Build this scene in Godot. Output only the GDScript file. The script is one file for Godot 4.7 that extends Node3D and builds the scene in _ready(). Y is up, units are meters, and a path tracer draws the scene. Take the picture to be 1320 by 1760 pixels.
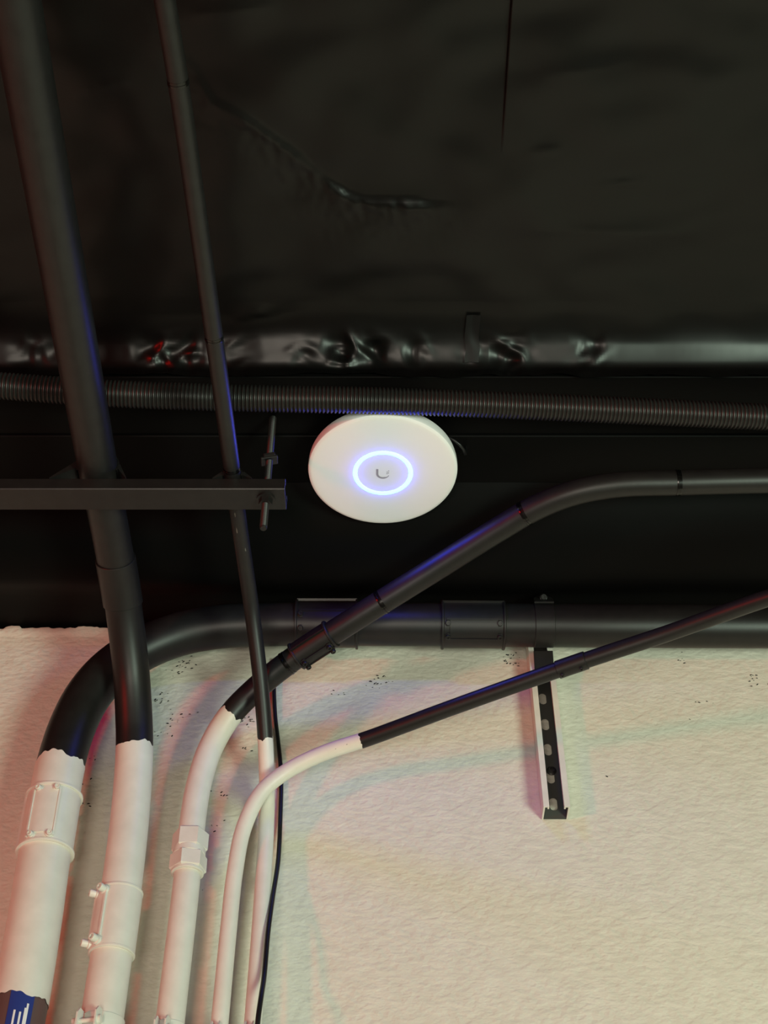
extends Node3D
# A corner under a black-sheeted ceiling: painted conduits, a trapeze strut and a glowing wireless access point. Metres, y up.

var M := {}

# ---------------------------------------------------------------- geometry collector
class Shape:
	var v := PackedVector3Array()
	var n := PackedVector3Array()
	var ix := PackedInt32Array()

	# rows of equally long PackedVector3Array; outward side = (along rows) x (along columns)
	func grid(rows: Array, wrap := false) -> void:
		var R: int = rows.size()
		var C: int = rows[0].size()
		var base: int = v.size()
		var acc := PackedVector3Array()
		acc.resize(R * C)
		var cc: int = C if wrap else C - 1
		for i in R - 1:
			for j in cc:
				var k: int = (j + 1) % C
				var a: Vector3 = rows[i][j]
				var b: Vector3 = rows[i + 1][j]
				var c: Vector3 = rows[i + 1][k]
				var d: Vector3 = rows[i][k]
				var f: Vector3 = (c - a).cross(d - b)
				acc[i * C + j] += f
				acc[(i + 1) * C + j] += f
				acc[(i + 1) * C + k] += f
				acc[i * C + k] += f
				var A: int = base + i * C + j
				var B: int = base + (i + 1) * C + j
				var CC: int = base + (i + 1) * C + k
				var D: int = base + i * C + k
				ix.append_array(PackedInt32Array([A, D, B, B, D, CC]))
		for i in R:
			v.append_array(rows[i])
		for q in acc:
			n.append(q.normalized() if q.length() > 1e-16 else Vector3.UP)

	# profile of Vector2(radius, height), listed so that it runs bottom axis -> outside -> top
	func lathe(profile: Array, t: Transform3D, segs := 24, a0 := 0.0, a1 := TAU) -> void:
		var full: bool = absf(a1 - a0 - TAU) < 1e-4
		var start := 0
		for i in range(1, profile.size()):
			var last: bool = i == profile.size() - 1
			var crease := false
			if not last:
				var p: Vector2 = (profile[i] - profile[i - 1]).normalized()
				var q: Vector2 = (profile[i + 1] - profile[i]).normalized()
				crease = p.dot(q) < 0.86
			if last or crease:
				var rows := []
				for k in range(start, i + 1):
					var row := PackedVector3Array()
					for j in (segs if full else segs + 1):
						var a: float = a0 + (a1 - a0) * j / segs
						row.append(t * Vector3(profile[k].x * cos(a), profile[k].y, profile[k].x * sin(a)))
					rows.append(row)
				grid(rows, full)
				start = i

	func flat(pts: PackedVector3Array, away: Vector3) -> void:
		var f: Vector3 = Vector3.ZERO
		for i in range(1, pts.size() - 1):
			f += (pts[i] - pts[0]).cross(pts[i + 1] - pts[0])
		f = f.normalized()
		var turn: bool = f.dot(away) < 0
		if turn:
			f = -f
		var base: int = v.size()
		for p in pts:
			v.append(p)
			n.append(f)
		for i in range(1, pts.size() - 1):
			if turn:
				ix.append_array(PackedInt32Array([base, base + i, base + i + 1]))
			else:
				ix.append_array(PackedInt32Array([base, base + i + 1, base + i]))

	func box(t: Transform3D, size: Vector3, bevel := 0.001) -> void:
		var h: Vector3 = size * 0.5
		var b: float = minf(bevel, minf(h.x, minf(h.y, h.z)) * 0.9)
		var e: Vector3 = h - Vector3(b, b, b)
		for ax in 3:
			var u: int = (ax + 1) % 3
			var w: int = (ax + 2) % 3
			for s in [-1.0, 1.0]:
				var pts := PackedVector3Array()
				for c in [[-1, -1], [1, -1], [1, 1], [-1, 1]]:
					var p := Vector3.ZERO
					p[ax] = s * h[ax]
					p[u] = c[0] * e[u]
					p[w] = c[1] * e[w]
					pts.append(t * p)
				var d := Vector3.ZERO
				d[ax] = s
				flat(pts, t.basis * d)
				for s2 in [-1.0, 1.0]:
					var q := PackedVector3Array()
					for c2 in [-1.0, 1.0]:
						for k in 2:
							var first: bool = (k == 0) == (c2 < 0)
							var p2 := Vector3.ZERO
							p2[ax] = s * (h[ax] if first else e[ax])
							p2[u] = s2 * (e[u] if first else h[u])
							p2[w] = c2 * e[w]
							q.append(t * p2)
					var d2 := Vector3.ZERO
					d2[ax] = s
					d2[u] = s2
					flat(q, t.basis * d2)
		for sx in [-1.0, 1.0]:
			for sy in [-1.0, 1.0]:
				for sz in [-1.0, 1.0]:
					var sg := Vector3(sx, sy, sz)
					flat(PackedVector3Array([t * (sg * Vector3(h.x, e.y, e.z)), t * (sg * Vector3(e.x, h.y, e.z)), t * (sg * Vector3(e.x, e.y, h.z))]), t.basis * sg)

	# closed outline in local x,y (counter-clockwise), pushed from z = 0 to z = depth
	func extrude(outline: PackedVector2Array, depth: float, t: Transform3D) -> void:
		var tri: PackedInt32Array = Geometry2D.triangulate_polygon(outline)
		for k in range(0, tri.size(), 3):
			for z in [0.0, depth]:
				var pts := PackedVector3Array()
				for m in 3:
					var o: Vector2 = outline[tri[k + m]]
					pts.append(t * Vector3(o.x, o.y, z))
				flat(pts, t.basis * Vector3(0, 0, -1 if z == 0.0 else 1))
		for i in outline.size():
			var p: Vector2 = outline[i]
			var q: Vector2 = outline[(i + 1) % outline.size()]
			var away := Vector3(q.y - p.y, p.x - q.x, 0)
			flat(PackedVector3Array([t * Vector3(p.x, p.y, 0), t * Vector3(q.x, q.y, 0), t * Vector3(q.x, q.y, depth), t * Vector3(p.x, p.y, depth)]), t.basis * away)

	func mesh() -> ArrayMesh:
		var a := []
		a.resize(Mesh.ARRAY_MAX)
		a[Mesh.ARRAY_VERTEX] = v
		a[Mesh.ARRAY_NORMAL] = n
		a[Mesh.ARRAY_INDEX] = ix
		var m := ArrayMesh.new()
		m.add_surface_from_arrays(Mesh.PRIMITIVE_TRIANGLES, a)
		return m

# ---------------------------------------------------------------- a centre line with frames
class Run:
	var p := PackedVector3Array()
	var s := PackedFloat32Array()
	var tg := PackedVector3Array()
	var nr := PackedVector3Array()
	var total := 0.0

	func _init(c: Array) -> void:
		for i in c.size() - 1:
			var a: Vector3 = c[maxi(i - 1, 0)]
			var b: Vector3 = c[i]
			var d: Vector3 = c[i + 1]
			var e: Vector3 = c[mini(i + 2, c.size() - 1)]
			var t1: float = sqrt(maxf(a.distance_to(b), 1e-4))
			var t2: float = sqrt(maxf(b.distance_to(d), 1e-4))
			var t3: float = sqrt(maxf(d.distance_to(e), 1e-4))
			var m1: Vector3 = (d - b) if i == 0 else (b - a) / t1 * t2 - (d - a) / (t1 + t2) * t2 + (d - b)
			var m2: Vector3 = (d - b) if i == c.size() - 2 else (d - b) - (e - b) / (t2 + t3) * t2 + (e - d) / t3 * t2
			var steps: int = maxi(3, int(b.distance_to(d) / 0.006))
			steps = mini(steps, 40)
			for k in steps:
				var t: float = float(k) / steps
				var t_2: float = t * t
				var t_3: float = t_2 * t
				p.append(b * (2 * t_3 - 3 * t_2 + 1) + m1 * (t_3 - 2 * t_2 + t) + d * (-2 * t_3 + 3 * t_2) + m2 * (t_3 - t_2))
		p.append(c[c.size() - 1])
		s.append(0.0)
		for i in range(1, p.size()):
			s.append(s[i - 1] + p[i].distance_to(p[i - 1]))
		total = s[s.size() - 1]
		for i in p.size():
			tg.append((p[mini(i + 1, p.size() - 1)] - p[maxi(i - 1, 0)]).normalized())
		var x: Vector3 = Vector3(0, 0, 1)
		if absf(tg[0].dot(x)) > 0.9:
			x = Vector3(0, 1, 0)
		for i in p.size():
			x = (x - tg[i] * x.dot(tg[i])).normalized()
			nr.append(x)

	func at(q: float) -> Transform3D:
		q = clampf(q, 0.0, total)
		var i: int = clampi(s.bsearch(q) - 1, 0, p.size() - 2)
		var f: float = (q - s[i]) / maxf(s[i + 1] - s[i], 1e-9)
		var t: Vector3 = tg[i].lerp(tg[i + 1], f).normalized()
		var x: Vector3 = nr[i].lerp(nr[i + 1], f)
		x = (x - t * x.dot(t)).normalized()
		return Transform3D(Basis(x, t, x.cross(t)), p[i].lerp(p[i + 1], f))

	func near(w: Vector3) -> float:
		var best := 1e9
		var out := 0.0
		for i in p.size():
			var d: float = p[i].distance_squared_to(w)
			if d < best:
				best = d
				out = s[i]
		return out

	func angle(q: float, dir: Vector3) -> float:
		var f: Transform3D = at(q)
		return atan2(dir.dot(f.basis.z), dir.dot(f.basis.x))

	# a seat on the surface: y points out of the pipe, x along it
	func seat(q: float, a: float, r: float) -> Transform3D:
		var f: Transform3D = at(q)
		var out: Vector3 = f.basis.x * cos(a) + f.basis.z * sin(a)
		return Transform3D(Basis(f.basis.y, out, f.basis.y.cross(out)), f.origin + out * r)

# ---------------------------------------------------------------- scene helpers
func numbered(called: String, under: Node) -> String:
	var k := 1
	var out := called
	while under.has_node(NodePath(out)):
		out = "%s_%03d" % [called, k]
		k += 1
	return out

func thing(called: String, label: String, category: String, at := Vector3.ZERO, group := "") -> Node3D:
	var o := Node3D.new()
	o.name = numbered(called, self)
	add_child(o, true)
	o.position = at
	o.set_meta("label", label)
	o.set_meta("category", category)
	if group != "":
		o.set_meta("group", group)
	return o

func root_of(n: Node) -> Vector3:
	var w := Vector3.ZERO
	while n is Node3D and n != self:
		w += n.position
		n = n.get_parent()
	return w

# shapes are modelled in world places; a part's vertices are moved into its thing's own axes
func part(called: String, sh: Shape, mat: Material, under: Node, label := "") -> MeshInstance3D:
	var o := MeshInstance3D.new()
	o.name = numbered(called, under)
	var off: Vector3 = root_of(under)
	if off != Vector3.ZERO:
		for i in sh.v.size():
			sh.v[i] -= off
	o.mesh = sh.mesh()
	o.material_override = mat
	o.cast_shadow = GeometryInstance3D.SHADOW_CASTING_SETTING_ON
	under.add_child(o, true)
	if label != "":
		o.set_meta("label", label)
	return o

func struct(called: String, label: String, sh: Shape, mat: Material) -> MeshInstance3D:
	var o := part(called, sh, mat, self, label)
	o.set_meta("kind", "structure")
	o.set_meta("category", called.split("_")[0])
	return o

func noise(freq: float, sd: int, kind := FastNoiseLite.TYPE_SIMPLEX_SMOOTH, oct := 3) -> FastNoiseLite:
	var f := FastNoiseLite.new()
	f.seed = sd
	f.noise_type = kind
	f.frequency = freq
	f.fractal_octaves = oct
	return f

func noise_tex(freq: float, sd: int, bump := 0.0, ramp: Gradient = null, oct := 3, size := 512) -> NoiseTexture2D:
	var t := NoiseTexture2D.new()
	t.width = size
	t.height = size
	t.seamless = true
	t.noise = noise(freq, sd, FastNoiseLite.TYPE_SIMPLEX_SMOOTH, oct)
	if bump > 0.0:
		t.as_normal_map = true
		t.bump_strength = bump
	if ramp:
		t.color_ramp = ramp
	return t

func two(a: Color, b: Color) -> Gradient:
	var g := Gradient.new()
	g.set_color(0, a)
	g.set_color(1, b)
	return g

func paint(called: String, col: Color, rough: float, spec := 0.5, metal := 0.0) -> StandardMaterial3D:
	var m := StandardMaterial3D.new()
	m.resource_name = called
	m.albedo_color = col
	m.roughness = rough
	m.metallic = metal
	m.metallic_specular = spec
	M[called] = m
	return m

func tri(m: StandardMaterial3D, scale: float) -> void:
	m.uv1_triplanar = true
	m.uv1_world_triplanar = true
	m.uv1_scale = Vector3(scale, scale, scale)

func glow(called: String, col: Color, energy: float) -> StandardMaterial3D:
	var m := paint(called, Color(0.8, 0.8, 0.8), 0.4)
	m.emission_enabled = true
	m.emission = col
	m.emission_energy_multiplier = energy
	return m

func at_axis(o: Vector3, y: Vector3, near_x := Vector3(1, 0, 0)) -> Transform3D:
	y = y.normalized()
	var x: Vector3 = (near_x - y * near_x.dot(y)).normalized()
	return Transform3D(Basis(x, y, x.cross(y)), o)

# ---------------------------------------------------------------- conduit kit
func tube(run: Run, q0: float, q1: float, r: float, segs := 32, rag0 := 0.0, rag1 := 0.0, rag_seed := 1) -> Shape:
	var sh := Shape.new()
	var rows := []
	var nz := noise(0.8, rag_seed, FastNoiseLite.TYPE_SIMPLEX_SMOOTH, 3)
	var fine := 0.009
	var count: int = clampi(int((q1 - q0) / fine), 2, 260)
	var many: int = segs * 3 if rag0 + rag1 > 0.0 else segs
	for i in count + 1:
		var t: float = float(i) / count
		var row := PackedVector3Array()
		for j in many:
			var a: float = TAU * j / many
			var wob: float = nz.get_noise_2d(cos(a) * 1.3, sin(a) * 1.3) * 1.6
			var q: float = lerpf(q0 + rag0 * wob, q1 + rag1 * wob, t)
			var f: Transform3D = run.at(q)
			row.append(f.origin + (f.basis.x * cos(a) + f.basis.z * sin(a)) * r)
		rows.append(row)
	sh.grid(rows, true)
	return sh

# a sleeve that follows the pipe's bend: profile of Vector2(radius, place along the run)
func sleeve(sh: Shape, run: Run, profile: Array, segs := 40) -> void:
	var start := 0
	for i in range(1, profile.size()):
		var last: bool = i == profile.size() - 1
		var crease := false
		if not last:
			crease = (profile[i] - profile[i - 1]).normalized().dot((profile[i + 1] - profile[i]).normalized()) < 0.86
		if last or crease:
			var rows := []
			for k in range(start, i + 1):
				var f: Transform3D = run.at(profile[k].y)
				var row := PackedVector3Array()
				for j in segs:
					var a: float = TAU * j / segs
					row.append(f.origin + (f.basis.x * cos(a) + f.basis.z * sin(a)) * profile[k].x)
				rows.append(row)
			sh.grid(rows, true)
			start = i

func long_profile(r_in: float, r: float, q0: float, q1: float, edge := 0.0012) -> Array:
	var out := [Vector2(r_in, q0), Vector2(r - edge, q0), Vector2(r, q0 + edge)]
	var k: int = maxi(1, int((q1 - q0) / 0.012))
	for i in range(1, k):
		out.append(Vector2(r, lerpf(q0 + edge, q1 - edge, float(i) / k)))
	out.append_array([Vector2(r, q1 - edge), Vector2(r - edge, q1), Vector2(r_in, q1)])
	return out

# an arc patch standing proud of the sleeve, between two angles and two places along the run
func arc_plate(sh: Shape, run: Run, q0: float, q1: float, a0: float, a1: float, r0: float, r1: float) -> void:
	var k := 10
	var ang := []
	for j in k + 1:
		ang.append(lerpf(a0, a1, float(j) / k))
	var top := []
	for q in [q0, (q0 + q1) * 0.5, q1]:
		var row := PackedVector3Array()
		for a in ang:
			row.append(run.seat(q, a, r1).origin)
		top.append(row)
	sh.grid(top)
	for e in [[q0, -1.0], [q1, 1.0]]:
		var f: Transform3D = run.at(e[0])
		for j in k:
			sh.flat(PackedVector3Array([run.seat(e[0], ang[j], r0).origin, run.seat(e[0], ang[j], r1).origin, run.seat(e[0], ang[j + 1], r1).origin, run.seat(e[0], ang[j + 1], r0).origin]), f.basis.y * e[1])
	for e in [[a0, a0 - 1.57], [a1, a1 + 1.57]]:
		sh.flat(PackedVector3Array([run.seat(q0, e[0], r0).origin, run.seat(q0, e[0], r1).origin, run.seat(q1, e[0], r1).origin, run.seat(q1, e[0], r0).origin]), run.seat(q0, e[1], 1.0).basis.y)

func screw(under: Node, t: Transform3D, r: float, h: float, mat: Material, dark: Material) -> void:
	var sh := Shape.new()
	sh.lathe([Vector2(r * 1.25, 0), Vector2(r * 1.25, h * 0.28), Vector2(r * 0.95, h * 0.34), Vector2(r * 0.95, h * 0.5), Vector2(r, h * 0.55), Vector2(r, h * 0.88), Vector2(r * 0.86, h), Vector2(r * 0.5, h), Vector2(r * 0.46, h * 0.72), Vector2(0, h * 0.72)], t, 16)
	part("screw", sh, mat, under)

# split set-screw coupling: sleeve, end flanges, raised clamp plate with a screw at each corner, seam rib
func split_coupling(pipe: Node, run: Run, q0: float, q1: float, r: float, face: Vector3, mat: Material, screw_r := 0.0042, screw_h := 0.007, half := 0.5, flange := 0.0056) -> void:
	var sh := Shape.new()
	sleeve(sh, run, long_profile(r * 0.98, r + 0.0028, q0, q1))
	var c := part("coupling", sh, mat, pipe)
	for qf in [q0, q1]:
		var fl := Shape.new()
		sleeve(fl, run, long_profile(r, r + flange, qf - 0.002, qf + 0.002, 0.0008))
		part("flange", fl, mat, c)
	var qm: float = (q0 + q1) * 0.5
	var a: float = run.angle(qm, face)
	var pl := Shape.new()
	arc_plate(pl, run, q0 + 0.011, q1 - 0.011, a - half, a + half, r, r + 0.0046)
	part("clamp_plate", pl, mat, c)
	var rb := Shape.new()
	for e in [a - half, a + half]:
		arc_plate(rb, run, q0 + 0.006, q1 - 0.006, e - 0.035, e + 0.035, r, r + 0.0062)
	arc_plate(rb, run, q0, q1, a + 1.38, a + 1.45, r, r + 0.0065)
	part("rib", rb, mat, c)
	for q in [q0 + 0.008, q1 - 0.008]:
		for e in [a - half * 0.72, a + half * 0.62]:
			screw(c, run.seat(q, e, r + 0.0022), screw_r, screw_h, mat, M.black)

func plain_coupling(pipe: Node, run: Run, q0: float, q1: float, r: float, extra: float, mat: Material) -> Node:
	var sh := Shape.new()
	sleeve(sh, run, long_profile(r * 0.98, r + extra, q0, q1, 0.0006))
	return part("coupling", sh, mat, pipe)

# the slight gap and bead where two lengths meet
func joint(pipe: Node, run: Run, q: float, r: float, mat: Material, w := 0.0035) -> void:
	var sh := Shape.new()
	sleeve(sh, run, [Vector2(r * 0.99, q - w), Vector2(r * 1.035, q - w), Vector2(r * 1.05, q - w * 0.6), Vector2(r * 1.05, q - w * 0.2), Vector2(r * 1.01, q - w * 0.1), Vector2(r * 1.01, q + w * 0.25), Vector2(r * 1.03, q + w * 0.3), Vector2(r * 1.03, q + w), Vector2(r * 0.99, q + w)])
	part("joint_ring", sh, M.joint, pipe)

func hex_ring(sh: Shape, run: Run, q0: float, q1: float, r: float, r_in: float, turn: float) -> void:
	# six flats with chamfered ends
	var prof := [[r_in, q0], [r * 0.9, q0], [r, q0 + 0.0025], [r, q1 - 0.0025], [r * 0.9, q1], [r_in, q1]]
	for k in prof.size() - 1:
		for j in 6:
			var pts := PackedVector3Array()
			for c in [[k, j], [k + 1, j], [k + 1, j + 1], [k, j + 1]]:
				pts.append(run.seat(prof[c[0]][1], turn + TAU * c[1] / 6.0, prof[c[0]][0]).origin)
			var f: Transform3D = run.seat((prof[k][1] + prof[k + 1][1]) * 0.5, turn + TAU * (j + 0.5) / 6.0, 1.0)
			var away: Vector3 = f.basis.y
			if k == 0:
				away = -f.basis.x
			elif k == 4:
				away = f.basis.x
			sh.flat(pts, away)

# two-piece strut clamp: band, two ears that stand off the pipe, a bolt and nut through them
func strut_clamp(label: String, run: Run, w: Vector3, r: float, face: Vector3, mat: Material, group: String, ear := 0.02, gap := 0.008) -> void:
	var q: float = run.near(w)
	var o := thing("pipe_clamp", label, "pipe clamp", run.at(q).origin, group)
	var band := Shape.new()
	sleeve(band, run, long_profile(r + 0.0003, r + 0.002, q - 0.016, q + 0.016, 0.0005))
	part("band", band, mat, o)
	var a: float = run.angle(q, face)
	var t: Transform3D = run.seat(q, a, r)
	for sd in [-1.0, 1.0]:
		var e := Shape.new()
		var out := PackedVector2Array([Vector2(-0.016, 0.0022), Vector2(0.016, 0.0022), Vector2(0.016, ear * 0.7), Vector2(0.009, ear), Vector2(-0.009, ear), Vector2(-0.016, ear * 0.7)])
		e.extrude(out, 0.002, t * Transform3D(Basis.IDENTITY, Vector3(0, 0, sd * gap - 0.001)))
		part("ear", e, mat, o)
	var b := Shape.new()
	var ax := at_axis(t * Vector3(0, ear * 0.55, -gap - 0.008), t.basis.z, t.basis.x)
	b.lathe([Vector2(0, 0), Vector2(0.0045, 0), Vector2(0.0045, 0.004), Vector2(0.003, 0.0045), Vector2(0.003, gap * 2 + 0.009), Vector2(0.0055, gap * 2 + 0.009), Vector2(0.0055, gap * 2 + 0.013), Vector2(0, gap * 2 + 0.0135)], ax, 12)
	part("bolt", b, mat, o)

func chips(under: Node, run: Run, spots: Array, r: float, mat: Material, label: String) -> void:
	# spots: [world point near the surface, facing, length along, width]
	var sh := Shape.new()
	var rng := RandomNumberGenerator.new()
	rng.seed = 77
	for sp in spots:
		var q: float = run.near(sp[0])
		var a: float = run.angle(q, sp[1])
		var t: Transform3D = run.seat(q, a, r + 0.0001)
		var pts := PackedVector3Array()
		for k in 9:
			var b: float = TAU * k / 9.0
			var m: float = rng.randf_range(0.55, 1.1)
			var dq: float = cos(b) * sp[2] * 0.5 * m
			var da: float = sin(b) * sp[3] * 0.5 * m / r
			pts.append(run.seat(q + dq, a + da, r + 0.00025).origin)
		sh.flat(pts, t.basis.y)
	var o := part("paint_chip", sh, mat, under, label)
	o.set_meta("kind", "stuff")

# ---------------------------------------------------------------- lamps
func add_lamp(called: String, label: String, pos: Vector3, aim: Vector3, w: float, h: float, col: Color, energy: float, seen: float) -> void:
	var o := thing(called, label, "lamp", pos)
	var t := at_axis(pos, (aim - pos).normalized(), Vector3.UP)     # y = towards what it lights
	var hous := Shape.new()
	hous.box(t * Transform3D(Basis.IDENTITY, Vector3(0, -0.05, 0)), Vector3(h + 0.03, 0.09, w + 0.03), 0.006)
	part("housing", hous, M.lamp_black, o)
	var face := Shape.new()
	face.box(t * Transform3D(Basis.IDENTITY, Vector3(0, -0.002, 0)), Vector3(h, 0.008, w), 0.002)
	part("lamp_panel", face, glow(called + "_glow", col, seen), o)
	var st := Shape.new()
	var foot := Vector3(pos.x, 0.0, pos.z) - Vector3(t.basis.y.x, 0, t.basis.y.z).normalized() * 0.1
	st.lathe([Vector2(0, 0), Vector2(0.16, 0), Vector2(0.16, 0.012), Vector2(0.02, 0.03), Vector2(0.014, 0.04), Vector2(0.014, pos.y), Vector2(0, pos.y)], Transform3D(Basis.IDENTITY, foot), 20)
	part("stand", st, M.lamp_black, o)
	var l := AreaLight3D.new()
	l.name = "lamp_light"
	l.area_size = Vector2(w, h)
	l.light_color = col
	l.light_energy = energy
	l.shadow_enabled = true
	l.area_range = 12.0
	o.add_child(l, true)
	var z: Vector3 = -t.basis.y
	l.transform = Transform3D(Basis(z.cross(t.basis.x) * -1.0, t.basis.x, z), t.basis.y * 0.012)

func _ready() -> void:
	# ------------------------------------------------------------ camera
	var cam := Camera3D.new()
	cam.name = "camera"
	add_child(cam)
	cam.position = Vector3(0, 1.55, 0)
	cam.rotation_degrees = Vector3(45, 0, 0)
	cam.keep_aspect = Camera3D.KEEP_HEIGHT
	cam.fov = 41.38
	cam.near = 0.02
	cam.current = true
	# ------------------------------------------------------------ sky, exposure
	var we := WorldEnvironment.new()
	we.name = "environment"
	var env := Environment.new()
	env.background_mode = Environment.BG_COLOR
	env.background_color = Color(0.02, 0.02, 0.02)
	env.tonemap_mode = Environment.TONE_MAPPER_LINEAR
	env.tonemap_exposure = 0.92
	env.sdfgi_enabled = true
	env.ssao_enabled = true
	env.ssil_enabled = true
	we.environment = env
	add_child(we)
	materials()
	# ------------------------------------------------------------ lamps of the room (all outside the picture)
	add_lamp("flood_lamp", "pale green-white work flood on a stand to the right of the camera", Vector3(1.7, 0.95, 0.7), Vector3(0, 2.7, -1.7), 0.8, 0.8, Color(0.90, 1.0, 0.90), 6.6, 3.0)
	add_lamp("stage_lamp", "small red stage lamp on a stand far to the left of the camera", Vector3(-3.0, 1.82, 0.95), Vector3(0, 2.7, -1.7), 0.26, 0.26, Color(1.0, 0.07, 0.06), 3.8, 6.0)
	add_lamp("panel_lamp", "warm white panel lamp on a stand near the far wall", Vector3(-0.35, 0.5, 1.5), Vector3(-0.2, 2.6, -1.7), 1.0, 0.7, Color(1.0, 0.95, 0.88), 3.9, 2.0)
	shell()
	sheeting()
	conduits()
	trapeze()
	wall_strut()
	access_point()
	flex()
	cables()

func materials() -> void:
	var w := paint("wall", Color(1, 1, 1), 0.75, 0.35)
	w.albedo_texture = noise_tex(0.012, 5, 0.0, two(Color(0.845, 0.826, 0.768), Color(0.885, 0.869, 0.813)), 4)
	w.normal_enabled = true
	w.normal_texture = noise_tex(0.028, 11, 6.0, null, 3)
	w.normal_scale = 0.5
	tri(w, 4.6)
	w.uv1_scale = Vector3(3.4, 6.0, 3.4)
	var wp := paint("white", Color(1, 1, 1), 0.42, 0.45)
	wp.albedo_texture = noise_tex(0.01, 21, 0.0, two(Color(0.86, 0.845, 0.80), Color(0.91, 0.895, 0.85)), 4)
	wp.normal_enabled = true
	wp.normal_texture = noise_tex(0.02, 23, 2.0, null, 3)
	wp.normal_scale = 0.12
	tri(wp, 5.0)
	var bp := paint("black", Color(1, 1, 1), 0.42, 0.45)
	bp.albedo_texture = noise_tex(0.015, 31, 0.0, two(Color(0.095, 0.09, 0.088), Color(0.125, 0.12, 0.116)), 4)
	bp.normal_enabled = true
	bp.normal_texture = noise_tex(0.04, 33, 2.0, null, 3)
	bp.normal_scale = 0.1
	tri(bp, 5.0)
	var fo := paint("foil", Color(0.03, 0.029, 0.028), 0.34, 0.38)
	fo.normal_enabled = true
	fo.normal_texture = noise_tex(0.006, 41, 4.0, null, 5)
	fo.normal_scale = 0.12
	tri(fo, 1.6)
	var so := paint("soffit", Color(0.045, 0.043, 0.042), 0.5, 0.15)
	so.normal_enabled = true
	so.normal_texture = noise_tex(0.008, 43, 3.0, null, 4)
	so.normal_scale = 0.15
	tri(so, 2.0)
	paint("inner", Color(0.30, 0.30, 0.285), 0.5, 0.4)
	paint("tape", Color(0.06, 0.06, 0.06), 0.5, 0.3)
	paint("joint", Color(0.03, 0.03, 0.03), 0.22, 0.5)
	paint("gap_black", Color(0.03, 0.03, 0.03), 0.9, 0.1)
	paint("rubber", Color(0.07, 0.07, 0.072), 0.42, 0.5)
	paint("flex", Color(0.12, 0.115, 0.11), 0.40, 0.5)
	paint("steel", Color(0.34, 0.33, 0.32), 0.42, 0.5, 0.8)
	paint("bare", Color(0.42, 0.34, 0.33), 0.45, 0.5, 0.3)
	paint("speck", Color(0.16, 0.16, 0.15), 0.7, 0.3)
	paint("chip", Color(0.42, 0.40, 0.37), 0.6, 0.4)
	paint("scuff", Color(0.58, 0.57, 0.54), 0.7, 0.3)
	paint("blue_label", Color(0.17, 0.23, 0.50), 0.35, 0.5)
	paint("white_print", Color(0.9, 0.9, 0.9), 0.5)
	paint("lamp_black", Color(0.1, 0.1, 0.1), 0.6)
	paint("floor", Color(0.42, 0.39, 0.36), 0.6)
	paint("room_wall", Color(0.62, 0.58, 0.52), 0.85, 0.3)
	paint("ap_white", Color(0.95, 0.945, 0.95), 0.5, 0.4)
	paint("ap_grey", Color(0.62, 0.60, 0.62), 0.45)
	paint("ap_back", Color(0.08, 0.08, 0.085), 0.6, 0.3)
	glow("ring_glow", Color(0.20, 0.33, 1.0), 13.0)

func slab(lo: Vector3, hi: Vector3) -> Shape:
	var s := Shape.new()
	s.box(Transform3D(Basis.IDENTITY, (lo + hi) * 0.5), hi - lo, 0.002)
	return s

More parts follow.
